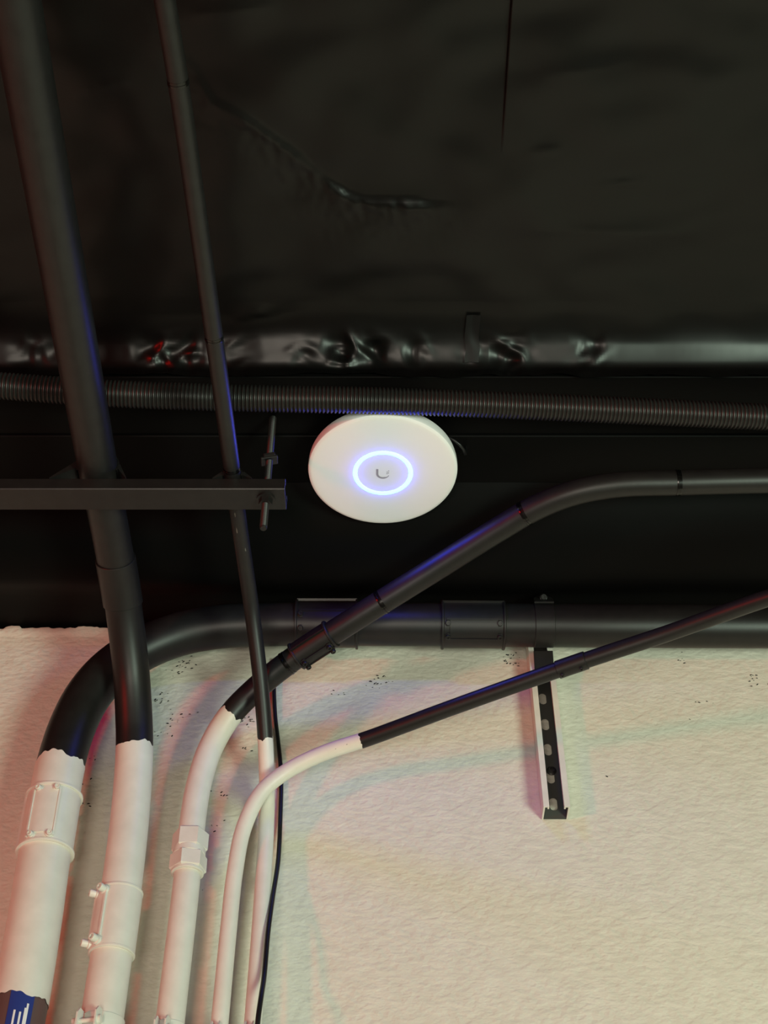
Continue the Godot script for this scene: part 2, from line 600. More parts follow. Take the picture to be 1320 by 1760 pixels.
func shell() -> void:
	var wb := struct("wall_back", "off-white stippled plaster wall behind the conduits", slab(Vector3(-4.2, 0, -1.87), Vector3(3.0, 3.024, -1.75)), M.wall)
	struct("wall_left", "plain painted side wall to the left of the room", slab(Vector3(-4.32, 0, -1.87), Vector3(-4.2, 3.3, 3.6)), M.room_wall)
	struct("wall_right", "plain painted side wall to the right of the room", slab(Vector3(3.0, 0, -1.87), Vector3(3.12, 3.3, 3.6)), M.room_wall)
	struct("wall_front", "plain painted wall behind the camera", slab(Vector3(-4.32, 0, 3.6), Vector3(3.12, 3.3, 3.72)), M.room_wall)
	struct("floor", "bare grey floor of the room", slab(Vector3(-4.32, -0.12, -1.87), Vector3(3.12, 0, 3.72)), M.floor)
	struct("ceiling", "black painted ceiling deck above the sheeting", slab(Vector3(-4.32, 3.2, -1.99), Vector3(3.12, 3.3, 3.72)), M.soffit)
	struct("wall_upper", "black painted wall strip above the plaster", slab(Vector3(-4.2, 3.026, -1.99), Vector3(3.0, 3.2, -1.76)), M.soffit)
	# ragged lip of plaster along the top of the white wall
	var rng := RandomNumberGenerator.new()
	rng.seed = 5
	var lip := Shape.new()
	var nz := noise(38.0, 9, FastNoiseLite.TYPE_SIMPLEX, 4)
	var rows := [PackedVector3Array(), PackedVector3Array(), PackedVector3Array(), PackedVector3Array()]
	for i in 421:
		var x: float = -0.95 + 0.0045 * i
		var up: float = 0.0035 * nz.get_noise_1d(x) + (0.004 if nz.get_noise_1d(x * 0.37 + 9.0) > 0.22 else 0.0)
		rows[0].append(Vector3(x, 3.004, -1.7496))
		rows[1].append(Vector3(x, 3.012, -1.748))
		rows[2].append(Vector3(x, 3.0215 + up, -1.7468))
		rows[3].append(Vector3(x, 3.023 + up, -1.7525))
	lip.grid([rows[3], rows[2], rows[1], rows[0]])
	part("plaster_edge", lip, M.wall, wb, "uneven plaster lip along the top of the wall")
	# specks of black overspray
	var sp := Shape.new()
	for c in [[-0.335, 2.94, 14, 0.016], [-0.325, 2.949, 9, 0.014], [-0.356, 2.877, 13, 0.013], [-0.334, 2.843, 12, 0.022], [-0.351, 2.804, 5, 0.015], [-0.221, 2.832, 16, 0.013], [-0.181, 2.936, 5, 0.012], [-0.0656, 2.889, 5, 0.014], [0.0, 2.913, 12, 0.016], [-0.019, 2.907, 6, 0.014], [0.2, 2.955, 8, 0.009], [0.498, 2.958, 6, 0.016], [0.598, 2.918, 7, 0.011], [0.606, 2.907, 4, 0.01], [0.516, 2.866, 4, 0.016], [0.485, 2.835, 1, 0.003], [-0.262, 2.537, 1, 0.003], [-0.45, 2.762, 3, 0.013], [-0.452, 2.718, 5, 0.016], [-0.448, 2.68, 5, 0.016], [-0.212, 2.776, 4, 0.015], [0.338, 2.728, 1, 0.003], [0.211, 2.967, 8, 0.01], [0.215, 2.945, 6, 0.01], [-0.25, 2.697, 6, 0.013], [-0.245, 2.64, 5, 0.012], [0.29, 2.955, 3, 0.012]]:
		for k in c[2]:
			var d := Vector2(rng.randfn(0, c[3] * 0.6), rng.randfn(0, c[3] * 0.45))
			var r: float = rng.randf_range(0.0006, 0.0017)
			var tilt: float = rng.randf_range(-0.5, 1.2)
			var pts := PackedVector3Array()
			for j in 7:
				var a: float = TAU * j / 7.0
				var q := Vector2(cos(a) * r * rng.randf_range(1.0, 1.9), sin(a) * r * rng.randf_range(0.5, 0.9)).rotated(tilt)
				pts.append(Vector3(c[0] + d.x + q.x, c[1] + d.y + q.y, -1.7493))
			sp.flat(pts, Vector3(0, 0, 1))
	var so := part("paint_speck", sp, M.speck, wb, "black paint specks on the plaster")
	so.set_meta("kind", "stuff")

# ---------------------------------------------------------------- black plastic sheeting overhead
func seg_dist(p: Vector2, a: Vector2, b: Vector2) -> float:
	var t: float = clampf((p - a).dot(b - a) / (b - a).length_squared(), 0, 1)
	return p.distance_to(a + (b - a) * t)

func sheeting() -> void:
	# upper sheet: hangs from the deck and turns down in a creased fold at the edge of the lower ceiling
	var prof := [Vector2(-1.2262, 3.0475), Vector2(-1.2259, 3.055), Vector2(-1.2254, 3.062), Vector2(-1.2238, 3.0675), Vector2(-1.2205, 3.0725), Vector2(-1.2162, 3.0770), Vector2(-1.211, 3.0820), Vector2(-1.2055, 3.0870), Vector2(-1.2, 3.0915), Vector2(-1.1935, 3.0958), Vector2(-1.1855, 3.1), Vector2(-1.175, 3.104), Vector2(-1.163, 3.1073), Vector2(-1.15, 3.1096)]
	var fine := []
	for i in prof.size() - 1:
		fine.append(prof[i])
		fine.append((prof[i] + prof[i + 1]) * 0.5)
	var z := -1.1445
	while z < -0.55:
		var rise: float = minf(z + 1.15, 0.55)
		fine.append(Vector2(z, 3.1096 + 0.0015 * minf(rise * 20.0, 1.0)))
		z += 0.0055
	for zz in [-0.5, -0.3, 0.0, 0.5, 1.2, 2.2, 3.58]:
		fine.append(Vector2(zz, 3.1111))
	var xs := [-4.2, -3.0, -2.2, -1.6, -1.2, -0.95]
	var xx := -0.8
	while xx < 0.8:
		xs.append(xx)
		xx += 0.0042
	xs.append_array([0.1507, 0.1512])
	xs.sort()
	xs.append_array([0.95, 1.2, 1.7, 2.3, 3.0])
	var ridge := [Vector2(-0.26, -0.76), Vector2(-0.236, -0.793), Vector2(-0.214, -0.835), Vector2(-0.176, -0.855), Vector2(-0.12, -0.908), Vector2(-0.076, -0.955), Vector2(-0.046, -0.977), Vector2(-0.015, -0.984), Vector2(0.046, -0.984)]
	var small := [[Vector2(-0.138, -0.712), Vector2(-0.222, -0.722), 0.004, 0.008], [Vector2(0.282, -0.957), Vector2(0.346, -0.947), 0.0035, 0.006], [Vector2(0.187, -0.906), Vector2(0.225, -0.9), 0.003, 0.005], [Vector2(-0.383, -0.824), Vector2(-0.316, -0.808), 0.003, 0.006], [Vector2(-0.21, -1.165), Vector2(-0.15, -1.15), 0.005, 0.005], [Vector2(0.2, -0.8), Vector2(0.3, -0.78), 0.0025, 0.01], [Vector2(0.2, -1.02), Vector2(0.42, -1.03), 0.003, 0.012]]
	var crumple := [[-0.496, 0.035, 0.5], [-0.32, 0.03, 1.1], [-0.285, 0.03, 1.0], [-0.223, 0.04, 0.4], [-0.115, 0.022, 0.5], [-0.051, 0.03, 1.2], [-0.02, 0.025, 1.0], [0.046, 0.02, 0.6], [0.13, 0.02, 0.5], [0.18, 0.025, 1.0], [0.294, 0.022, 0.7]]
	var wave_n := noise(3.5, 28, FastNoiseLite.TYPE_SIMPLEX_SMOOTH, 1)
	var crease_n := noise(11.0, 3, FastNoiseLite.TYPE_SIMPLEX_SMOOTH, 1)
	var crease_m := noise(24.0, 6, FastNoiseLite.TYPE_SIMPLEX_SMOOTH, 1)
	var soft := noise(3.0, 8, FastNoiseLite.TYPE_SIMPLEX_SMOOTH, 3)
	var sharp := noise(16.0, 12, FastNoiseLite.TYPE_SIMPLEX_SMOOTH, 2)
	var lipn := noise(5.0, 15, FastNoiseLite.TYPE_SIMPLEX, 4)
	var rows := []
	for i in fine.size():
		var row := PackedVector3Array()
		var c: Vector2 = fine[i]
		var a: Vector2 = fine[maxi(i - 1, 0)]
		var b: Vector2 = fine[mini(i + 1, fine.size() - 1)]
		var d: Vector2 = (b - a).normalized()
		var nrm := Vector3(0, -d.x, d.y)       # towards the room
		var fold: float = exp(-pow((c.x + 1.211) / 0.02, 2)) if i < 30 else 0.0
		var flat_w: float = clampf((c.x + 1.20) / 0.05, 0, 1)
		for x in xs:
			var p := Vector2(x, c.x)
			var w: float = 0.012 * soft.get_noise_2d(x * 0.8, c.x) * flat_w
			var rd := 1e9
			var near_side := false
			for k in ridge.size() - 1:
				var dk: float = seg_dist(p, ridge[k], ridge[k + 1])
				if dk < rd:
					rd = dk
					near_side = (ridge[k + 1] - ridge[k]).cross(p - ridge[k]) > 0.0
			var jit: float = 0.75 + 0.6 * sharp.get_noise_2d(x * 0.7, c.x * 0.7) + 0.5 * sharp.get_noise_2d(x * 4.0, c.x * 4.0)
			w += 0.0058 * (maxf(0.0, 1.0 - rd / 0.0078) if near_side else exp(-rd / 0.025)) * jit * flat_w * clampf(0.45 + (x + 0.22) * 4.5, 0.35, 1.0)
			for m in small:
				w += 0.7 * m[2] * exp(-seg_dist(p, m[0], m[1]) / m[3]) * exp(-pow(p.distance_to((m[0] + m[1]) * 0.5) / (m[0].distance_to(m[1]) * 0.6), 2)) * flat_w
			# lapped seam: the right-hand sheet hangs a little lower, fading out towards the wall
			var sx: float = 0.151
			var fade: float = clampf((c.x + 0.906) / 0.12, 0, 1)
			if x > sx and x < sx + 0.25:
				w += 0.004 * fade * pow(1.0 - (x - sx) / 0.25, 2)
			elif x <= sx and x > sx - 0.05:
				w -= 0.002 * fade * (1.0 - (sx - x) / 0.05)
			if fold > 0.001:
				var cr := 0.0
				for m in crumple:
					cr = maxf(cr, m[2] * exp(-pow((x - m[0]) / m[1], 2)))
				var arc: float = c.y + c.x
				var f1: float = 0.5 - 2.0 * absf(crease_n.get_noise_2d(x, arc * 0.8))
				var f2: float = 0.5 - 2.0 * absf(crease_m.get_noise_2d(x, arc * 0.7 + 3.0))
				w += fold * (0.0065 * cr * f1 + 0.003 * cr * f2 + 0.0035 * wave_n.get_noise_1d(x))
			var q := Vector3(x, c.y, c.x) + nrm * w
			if i < 5:
				q.y += (0.007 * lipn.get_noise_1d(x) ) * (5 - i) / 5.0
				q.z += (0.004 + 0.004 * lipn.get_noise_1d(x * 1.7 + 4.0)) * (5 - i) / 5.0
			row.append(q)
		rows.append(row)
	var sh := Shape.new()
	sh.grid(rows)
	var o := thing("plastic_sheet", "black plastic sheeting stretched over the upper ceiling with a shiny creased fold along its edge", "plastic sheet", Vector3(0, 3.11, -0.8))
	part("sheet", sh, M.foil, o)
	# patch of tape over the fold
	var tp := Shape.new()
	var trow := []
	for c in [Vector2(-1.2185, 3.0712), Vector2(-1.2135, 3.0762), Vector2(-1.2075, 3.0818), Vector2(-1.2015, 3.087), Vector2(-1.1945, 3.092), Vector2(-1.186, 3.0963), Vector2(-1.175, 3.1003), Vector2(-1.16, 3.1043)]:
		var r := PackedVector3Array()
		for j in 6:
			var u: float = j / 5.0
			r.append(Vector3(0.116 + 0.02 * u + 0.001 * sin(c.y * 300.0), c.y + 0.0006 * sin(u * 7.0 + c.y * 200.0), c.x))
		trow.append(r)
	tp.grid(trow)
	part("tape_patch", tp, M.tape, o, "strip of black tape over the fold")

	# lower ceiling: board the access point is fixed to, and a sagging sheet from the board to the wall
	var bd := Shape.new()
	bd.box(Transform3D(Basis.IDENTITY, Vector3(-0.6, 3.061, -1.389)), Vector3(7.2, 0.022, 0.096), 0.0015)
	struct("trim_1", "black board along the lower ceiling that carries the access point", bd, M.soffit)
	var lo := Shape.new()
	lo.box(Transform3D(Basis.IDENTITY, Vector3(-0.6, 3.063, -1.285)), Vector3(7.2, 0.02, 0.108), 0.001)
	struct("trim_2", "black soffit strip between the creased fold and the board", lo, M.soffit)
	var sag := [Vector2(-1.436, 3.056), Vector2(-1.45, 3.044), Vector2(-1.47, 3.028), Vector2(-1.5, 3.0085), Vector2(-1.53, 2.9945), Vector2(-1.56, 2.9875), Vector2(-1.585, 2.986), Vector2(-1.61, 2.993), Vector2(-1.635, 3.005), Vector2(-1.66, 3.0145), Vector2(-1.69, 3.0205), Vector2(-1.72, 3.025), Vector2(-1.752, 3.0295)]
	var srows := []
	var sx2 := [-4.2, -3.0, -2.0, -1.4, -1.0]
	var q2 := -0.8
	while q2 < 0.81:
		sx2.append(q2)
		q2 += 0.02
	sx2.append_array([1.0, 1.4, 2.0, 3.0])
	var wav := noise(2.2, 19)
	for i in range(sag.size() - 1, -1, -1):
		var r := PackedVector3Array()
		var e: float = sin(PI * i / (sag.size() - 1.0))
		for x in sx2:
			r.append(Vector3(x, sag[i].y + 0.004 * e * wav.get_noise_2d(x, sag[i].x * 2.0), sag[i].x))
		srows.append(r)
	var ss := Shape.new()
	ss.grid(srows)
	var o2 := thing("plastic_sheet", "smooth black sheet sagging between the ceiling board and the top of the white wall", "plastic sheet", Vector3(0, 3.0, -1.6))
	part("sheet", ss, M.soffit, o2)

# ---------------------------------------------------------------- conduits
func conduits() -> void:
	var cam_dir := Vector3(0, -0.7, 0.7)
	var g := ""
	# P1: largest conduit, up the wall at far left, bending to run level along the top of the wall
	var r1 := Run.new([Vector3(-0.4655, 0.0, -1.672), Vector3(-0.4655, 2.0, -1.672), Vector3(-0.4656, 2.3359, -1.672), Vector3(-0.468, 2.441, -1.672), Vector3(-0.472, 2.5372, -1.672), Vector3(-0.4742, 2.6215, -1.672), Vector3(-0.4755, 2.695, -1.672), Vector3(-0.4694, 2.7637, -1.672), Vector3(-0.4541, 2.8238, -1.672), Vector3(-0.4256, 2.8747, -1.672), Vector3(-0.383, 2.9152, -1.672), Vector3(-0.3261, 2.9459, -1.672), Vector3(-0.262, 2.961, -1.672), Vector3(-0.1874, 2.9656, -1.672), Vector3(-0.0937, 2.9662, -1.672), Vector3(0.0937, 2.9656, -1.672), Vector3(0.2622, 2.9638, -1.672), Vector3(0.6176, 2.9613, -1.672), Vector3(1.5, 2.96, -1.672), Vector3(2.98, 2.96, -1.672)])
	var R := 0.0351
	var o := thing("conduit", "thickest conduit, white at far left, bending into the level black run along the wall top", "conduit", Vector3(-0.4655, 0, -1.672))
	var qa: float = r1.near(Vector3(-0.466, 2.327, -1.672))
	var qb: float = r1.near(Vector3(-0.4755, 2.692, -1.672))
	part("bare_section", tube(r1, 0.0, qa, R, 32, 0.0, 0.004, 4), M.bare, o, "bare brownish metal below the paint edge")
	part("white_section", tube(r1, qa, qb, R + 0.0009, 40, 0.004, 0.006, 4), M.white, o, "white painted lower section")
	part("black_section", tube(r1, qb, r1.total, R, 40, 0.006, 0.0, 4), M.black, o, "black painted upper section")
	split_coupling(o, r1, r1.near(Vector3(-0.4705, 2.55, -1.672)), r1.near(Vector3(-0.4742, 2.643, -1.672)), R, Vector3(-0.05, -0.35, 0.9), M.white, 0.0042, 0.0075, 0.48)
	for c in [[-0.1387, -0.045], [0.0956, 0.1912]]:
		split_coupling(o, r1, r1.near(Vector3(c[0], 2.966, -1.672)), r1.near(Vector3(c[1], 2.966, -1.672)), R, Vector3(0, -0.78, 0.62) if c[0] > 0 else Vector3(0, -0.5, 0.85), M.black, 0.0042, 0.006, 0.42)
	var lb := Shape.new()
	var qm: float = r1.near(Vector3(-0.4655, 2.315, -1.672))
	var am: float = r1.angle(qm, Vector3(0.12, 0, 1))
	arc_plate(lb, r1, qm - 0.06, qm + 0.022, am - 0.62, am + 0.25, R, R + 0.0006)
	var lab := part("printed_label", lb, M.blue_label, o, "blue printed sticker")
	var st := Shape.new()
	for k in [[-0.42, 0.0, 0.035], [-0.36, -0.006, 0.03], [-0.2, -0.012, 0.016], [0.0, -0.01, 0.022]]:
		arc_plate(st, r1, qm + k[1] - k[2], qm + k[1], am + k[0] - 0.035, am + k[0] + 0.035, R, R + 0.001)
	part("label_print", st, M.white_print, lab, "pale printed strokes")
	chips(o, r1, [[Vector3(-0.4665, 2.408, -1.672), Vector3(0.35, 0, 1), 0.011, 0.004], [Vector3(-0.466, 2.392, -1.672), Vector3(0.38, 0, 1), 0.008, 0.003], [Vector3(-0.4655, 2.37, -1.672), Vector3(0.22, 0, 1), 0.018, 0.002], [Vector3(-0.4655, 2.372, -1.672), Vector3(-0.02, 0, 1), 0.008, 0.005], [Vector3(-0.4655, 2.362, -1.672), Vector3(-0.12, 0, 1), 0.006, 0.005], [Vector3(-0.4655, 2.366, -1.672), Vector3(0.12, 0, 1), 0.006, 0.002], [Vector3(-0.468, 2.47, -1.672), Vector3(0.3, 0, 1), 0.02, 0.0012], [Vector3(-0.467, 2.45, -1.672), Vector3(0.4, 0, 1), 0.018, 0.0012], [Vector3(-0.4655, 2.385, -1.672), Vector3(0.05, 0, 1), 0.007, 0.002], [Vector3(-0.4655, 2.35, -1.672), Vector3(0.3, 0, 1), 0.006, 0.003]], R, M.scuff, "grey scuffs in the white paint")

	# P2: big conduit second from the left, bending out overhead
	var r2 := Run.new([Vector3(-0.36, 0.0, -1.681), Vector3(-0.36, 2.0, -1.681), Vector3(-0.36, 2.3558, -1.681), Vector3(-0.361, 2.5244, -1.681), Vector3(-0.3645, 2.6273, -1.681), Vector3(-0.3702, 2.7216, -1.672), Vector3(-0.3755, 2.7727, -1.655), Vector3(-0.3828, 2.832, -1.618), Vector3(-0.392, 2.8914, -1.545), Vector3(-0.397, 2.918, -1.465), Vector3(-0.399, 2.929, -1.379), Vector3(-0.3985, 2.93, -1.2764), Vector3(-0.392, 2.93, -0.9409), Vector3(-0.386, 2.93, -0.6229), Vector3(-0.379, 2.93, -0.3077), Vector3(-0.35, 2.93, 1.4)])
	R = 0.0275
	var o2 := thing("conduit", "thick conduit running overhead at left, white on the wall with a screwed coupling, black above", "conduit", Vector3(-0.36, 0, -1.681))
	qb = r2.near(Vector3(-0.3702, 2.725, -1.672))
	part("white_section", tube(r2, 0.0, qb, R, 40, 0.0, 0.004, 7), M.white, o2, "white painted lower section")
	part("black_section", tube(r2, qb, r2.total, R, 40, 0.004, 0.0, 7), M.black, o2, "black painted upper section")
	plain_coupling(o2, r2, r2.near(Vector3(-0.3925, 2.894, -1.54)), r2.near(Vector3(-0.397, 2.9177, -1.468)), R, 0.0022, M.black)
	split_coupling(o2, r2, r2.near(Vector3(-0.36, 2.405, -1.681)), r2.near(Vector3(-0.36, 2.493, -1.681)), R, Vector3(-0.78, -0.15, 0.66), M.white, 0.0055, 0.013, 0.42, 0.0035)

	# P3: diagonal conduit
	var r3 := Run.new([Vector3(-0.274, 0.0, -1.69), Vector3(-0.274, 2.0, -1.69), Vector3(-0.274, 2.3249, -1.69), Vector3(-0.2735, 2.4253, -1.69), Vector3(-0.2735, 2.5116, -1.69), Vector3(-0.2748, 2.5945, -1.69), Vector3(-0.272, 2.6726, -1.69), Vector3(-0.2595, 2.736, -1.685), Vector3(-0.2333, 2.785, -1.6708), Vector3(-0.1951, 2.822, -1.6528), Vector3(-0.1419, 2.852, -1.6223), Vector3(-0.053, 2.885, -1.5721), Vector3(0.0789, 2.933, -1.5024), Vector3(0.1734, 2.961, -1.4453), Vector3(0.2236, 2.9715, -1.4133), Vector3(0.2774, 2.977, -1.388), Vector3(0.3402, 2.98, -1.3743), Vector3(0.4289, 2.98, -1.3697), Vector3(0.5599, 2.98, -1.3652), Vector3(0.7117, 2.98, -1.3617), Vector3(1.6, 2.98, -1.362), Vector3(2.98, 2.98, -1.362)])
	R = 0.0187
	var o3 := thing("conduit", "middle conduit with the white hexagonal coupling, its black upper part slanting past the access point", "conduit", Vector3(-0.274, 0, -1.69))
	qb = r3.near(Vector3(-0.235, 2.783, -1.671))
	part("white_section", tube(r3, 0.0, qb, R, 36, 0.0, 0.004, 13), M.white, o3, "white painted lower section")
	part("black_section", tube(r3, qb, r3.total, R, 36, 0.004, 0.0, 13), M.black, o3, "black painted upper section")
	for w in [Vector3(0.4289, 2.98, -1.3687), Vector3(0.2096, 2.969, -1.4227), Vector3(-0.0044, 2.903, -1.5485), Vector3(-0.148, 2.848, -1.6212)]:
		joint(o3, r3, r3.near(w), R, M.black)
	split_coupling(o3, r3, r3.near(Vector3(-0.135, 2.855, -1.615)), r3.near(Vector3(-0.0839, 2.873, -1.5878)), R, Vector3(0.35, -0.95, 0.05), M.black, 0.0042, 0.0085, 0.34, 0.0046)
	var hx := Shape.new()
	var h0: float = r3.near(Vector3(-0.2735, 2.533, -1.69))
	hex_ring(hx, r3, h0, h0 + 0.026, R + 0.0075, R * 0.98, 0.26)
	var hc := part("hex_coupling", hx, M.white, o3, "white compression coupling with two hexagon nuts")
	var h2 := Shape.new()
	hex_ring(h2, r3, h0 + 0.032, h0 + 0.062, R + 0.007, R * 0.98, 0.52)
	part("hex_nut", h2, M.white, hc)
	var h3 := Shape.new()
	sleeve(h3, r3, long_profile(R, R + 0.0045, h0 + 0.024, h0 + 0.034, 0.001))
	sleeve(h3, r3, long_profile(R, R + 0.0042, h0 - 0.004, h0 + 0.001, 0.001))
	part("collar", h3, M.white, hc)

	# P5: thin straight conduit
	var r5 := Run.new([Vector3(-0.169, 0.0, -1.697), Vector3(-0.169, 2.0, -1.697), Vector3(-0.1685, 2.332, -1.698), Vector3(-0.1685, 2.4458, -1.703), Vector3(-0.1695, 2.55, -1.71), Vector3(-0.1705, 2.61, -1.713), Vector3(-0.172, 2.66, -1.706), Vector3(-0.1755, 2.7237, -1.675), Vector3(-0.184, 2.8, -1.613), Vector3(-0.1985, 2.8827, -1.525), Vector3(-0.207, 2.911, -1.41), Vector3(-0.2091, 2.9135, -1.3283), Vector3(-0.2097, 2.9135, -1.2813), Vector3(-0.214, 2.9135, -1.052), Vector3(-0.2223, 2.9135, -0.7059), Vector3(-0.2264, 2.9135, -0.6157), Vector3(-0.2378, 2.9135, -0.3041), Vector3(-0.29, 2.9135, 1.4)])
	R = 0.0115
	var o5 := thing("conduit", "thin conduit running straight up over the trapeze, white only near the black cable", "conduit", Vector3(-0.169, 0, -1.697))
	qb = r5.near(Vector3(-0.1765, 2.736, -1.665))
	part("white_section", tube(r5, 0.0, qb, R, 28, 0.0, 0.003, 17), M.white, o5, "white painted lower section")
	part("black_section", tube(r5, qb, r5.total, R, 28, 0.003, 0.0, 17), M.black, o5, "black painted upper section")
	for w in [Vector3(-0.214, 2.9135, -1.052), Vector3(-0.2223, 2.9135, -0.706), Vector3(-0.2097, 2.9135, -1.279)]:
		joint(o5, r5, r5.near(w), R, M.black, 0.003)
	chips(o5, r5, [[Vector3(-0.2083, 2.913, -1.36), Vector3(-0.15, -0.8, 0.6), 0.012, 0.0015], [Vector3(-0.2075, 2.911, -1.39), Vector3(-0.2, -0.8, 0.6), 0.012, 0.0016], [Vector3(-0.207, 2.905, -1.43), Vector3(0.4, -0.7, 0.6), 0.008, 0.0015]], R, M.chip, "pale scratches in the black paint")

	# P6: thin conduit that bends right in front of the wall strut
	var r6 := Run.new([Vector3(-0.2112, 0.0, -1.697), Vector3(-0.2112, 2.0, -1.697), Vector3(-0.2112, 2.332, -1.697), Vector3(-0.2103, 2.4458, -1.696), Vector3(-0.208, 2.5337, -1.693), Vector3(-0.1995, 2.6, -1.685), Vector3(-0.176, 2.6525, -1.674), Vector3(-0.1365, 2.6858, -1.667), Vector3(-0.0852, 2.7045, -1.652), Vector3(-0.0254, 2.7125, -1.63), Vector3(0.0978, 2.728, -1.575), Vector3(0.266, 2.7465, -1.5), Vector3(0.3935, 2.7545, -1.44), Vector3(0.4652, 2.7532, -1.395), Vector3(0.5119, 2.7475, -1.36), Vector3(0.62, 2.73, -1.28), Vector3(1.4, 2.62, -0.72), Vector3(2.98, 2.4, 0.4)])
	var o6 := thing("conduit", "thin conduit curving right, its black upper part crossing the slotted wall strut", "conduit", Vector3(-0.2112, 0, -1.697))
	qb = r6.near(Vector3(-0.029, 2.712, -1.631))
	part("white_section", tube(r6, 0.0, qb, R, 28, 0.0, 0.002, 19), M.white, o6, "white painted lower section")
	part("black_section", tube(r6, qb, r6.total, R, 28, 0.002, 0.0, 19), M.black, o6, "black painted upper section")
	var c0: float = r6.near(Vector3(0.243, 2.744, -1.51))
	var c1: float = r6.near(Vector3(0.285, 2.748, -1.492))
	var cp := plain_coupling(o6, r6, c0, c1, R, 0.0017, M.black)
	for q in [c0 + 0.006, c1 - 0.009]:
		screw(cp, r6.seat(q, r6.angle(q, Vector3(0.15, -0.95, 0.3)), R + 0.001), 0.0027, 0.004, M.black, M.black)
	chips(o6, r6, [[Vector3(-0.052, 2.709, -1.64), Vector3(0, -0.5, 0.85), 0.003, 0.0013], [Vector3(-0.066, 2.707, -1.645), Vector3(0, -0.6, 0.8), 0.002, 0.001]], R, M.scuff, "small grey nicks in the white paint")

	# clamps at the lower edge, on a strut fixed to the wall just below the picture
	var t := "clamps along the lower wall strut"
	strut_clamp("white two-eared strut clamp on the thick conduit second from the left", r2, Vector3(-0.36, 2.297, -1.681), 0.0275, Vector3(-0.25, 0, 1), M.white, t, 0.019, 0.0125)
	strut_clamp("white two-eared strut clamp on the middle conduit below its hexagonal coupling", r3, Vector3(-0.274, 2.297, -1.69), 0.0187, Vector3(-0.2, 0, 1), M.white, t, 0.018, 0.007)
	strut_clamp("white two-eared strut clamp on the thin conduit that curves right", r6, Vector3(-0.2112, 2.297, -1.697), 0.0115, Vector3(-0.1, 0, 1), M.white, t, 0.017, 0.005)
	strut_clamp("white two-eared strut clamp on the thin conduit beside the black cable", r5, Vector3(-0.169, 2.297, -1.697), 0.0115, Vector3(-0.1, 0, 1), M.white, t, 0.017, 0.005)
	var ls := Shape.new()
	ls.extrude(channel(0.041, 0.037, 0.0025, 0.009), 0.5, Transform3D(Basis(Vector3(0, 0, 1), Vector3(0, 1, 0), Vector3(-1, 0, 0)) * Basis(Vector3(0, 1, 0), Vector3(1, 0, 0), Vector3(0, 0, -1)), Vector3(-0.57, 2.285, -1.749)))
	var lw := thing("strut_channel", "white strut channel fixed level across the wall behind the lower clamps", "strut channel", Vector3(-0.3, 2.285, -1.75))
	part("channel", ls, M.white, lw)

# C channel outline: x across (centred), y = 0 the back, open side at y = depth, lips turned in
func channel(w: float, d: float, th: float, lip: float) -> PackedVector2Array:
	var h: float = w * 0.5
	return PackedVector2Array([Vector2(-h, 0.0013), Vector2(-h + 0.0013, 0), Vector2(h - 0.0013, 0), Vector2(h, 0.0013), Vector2(h, d - 0.0012), Vector2(h - 0.0012, d), Vector2(h - lip, d), Vector2(h - lip, d - 0.0065), Vector2(h - lip + th, d - 0.0065), Vector2(h - lip + th, d - th), Vector2(h - th, d - th), Vector2(h - th, th), Vector2(-h + th, th), Vector2(-h + th, d - th), Vector2(-h + lip - th, d - th), Vector2(-h + lip - th, d - 0.0065), Vector2(-h + lip, d - 0.0065), Vector2(-h + lip, d), Vector2(-h + 0.0012, d), Vector2(-h, d - 0.0012)])

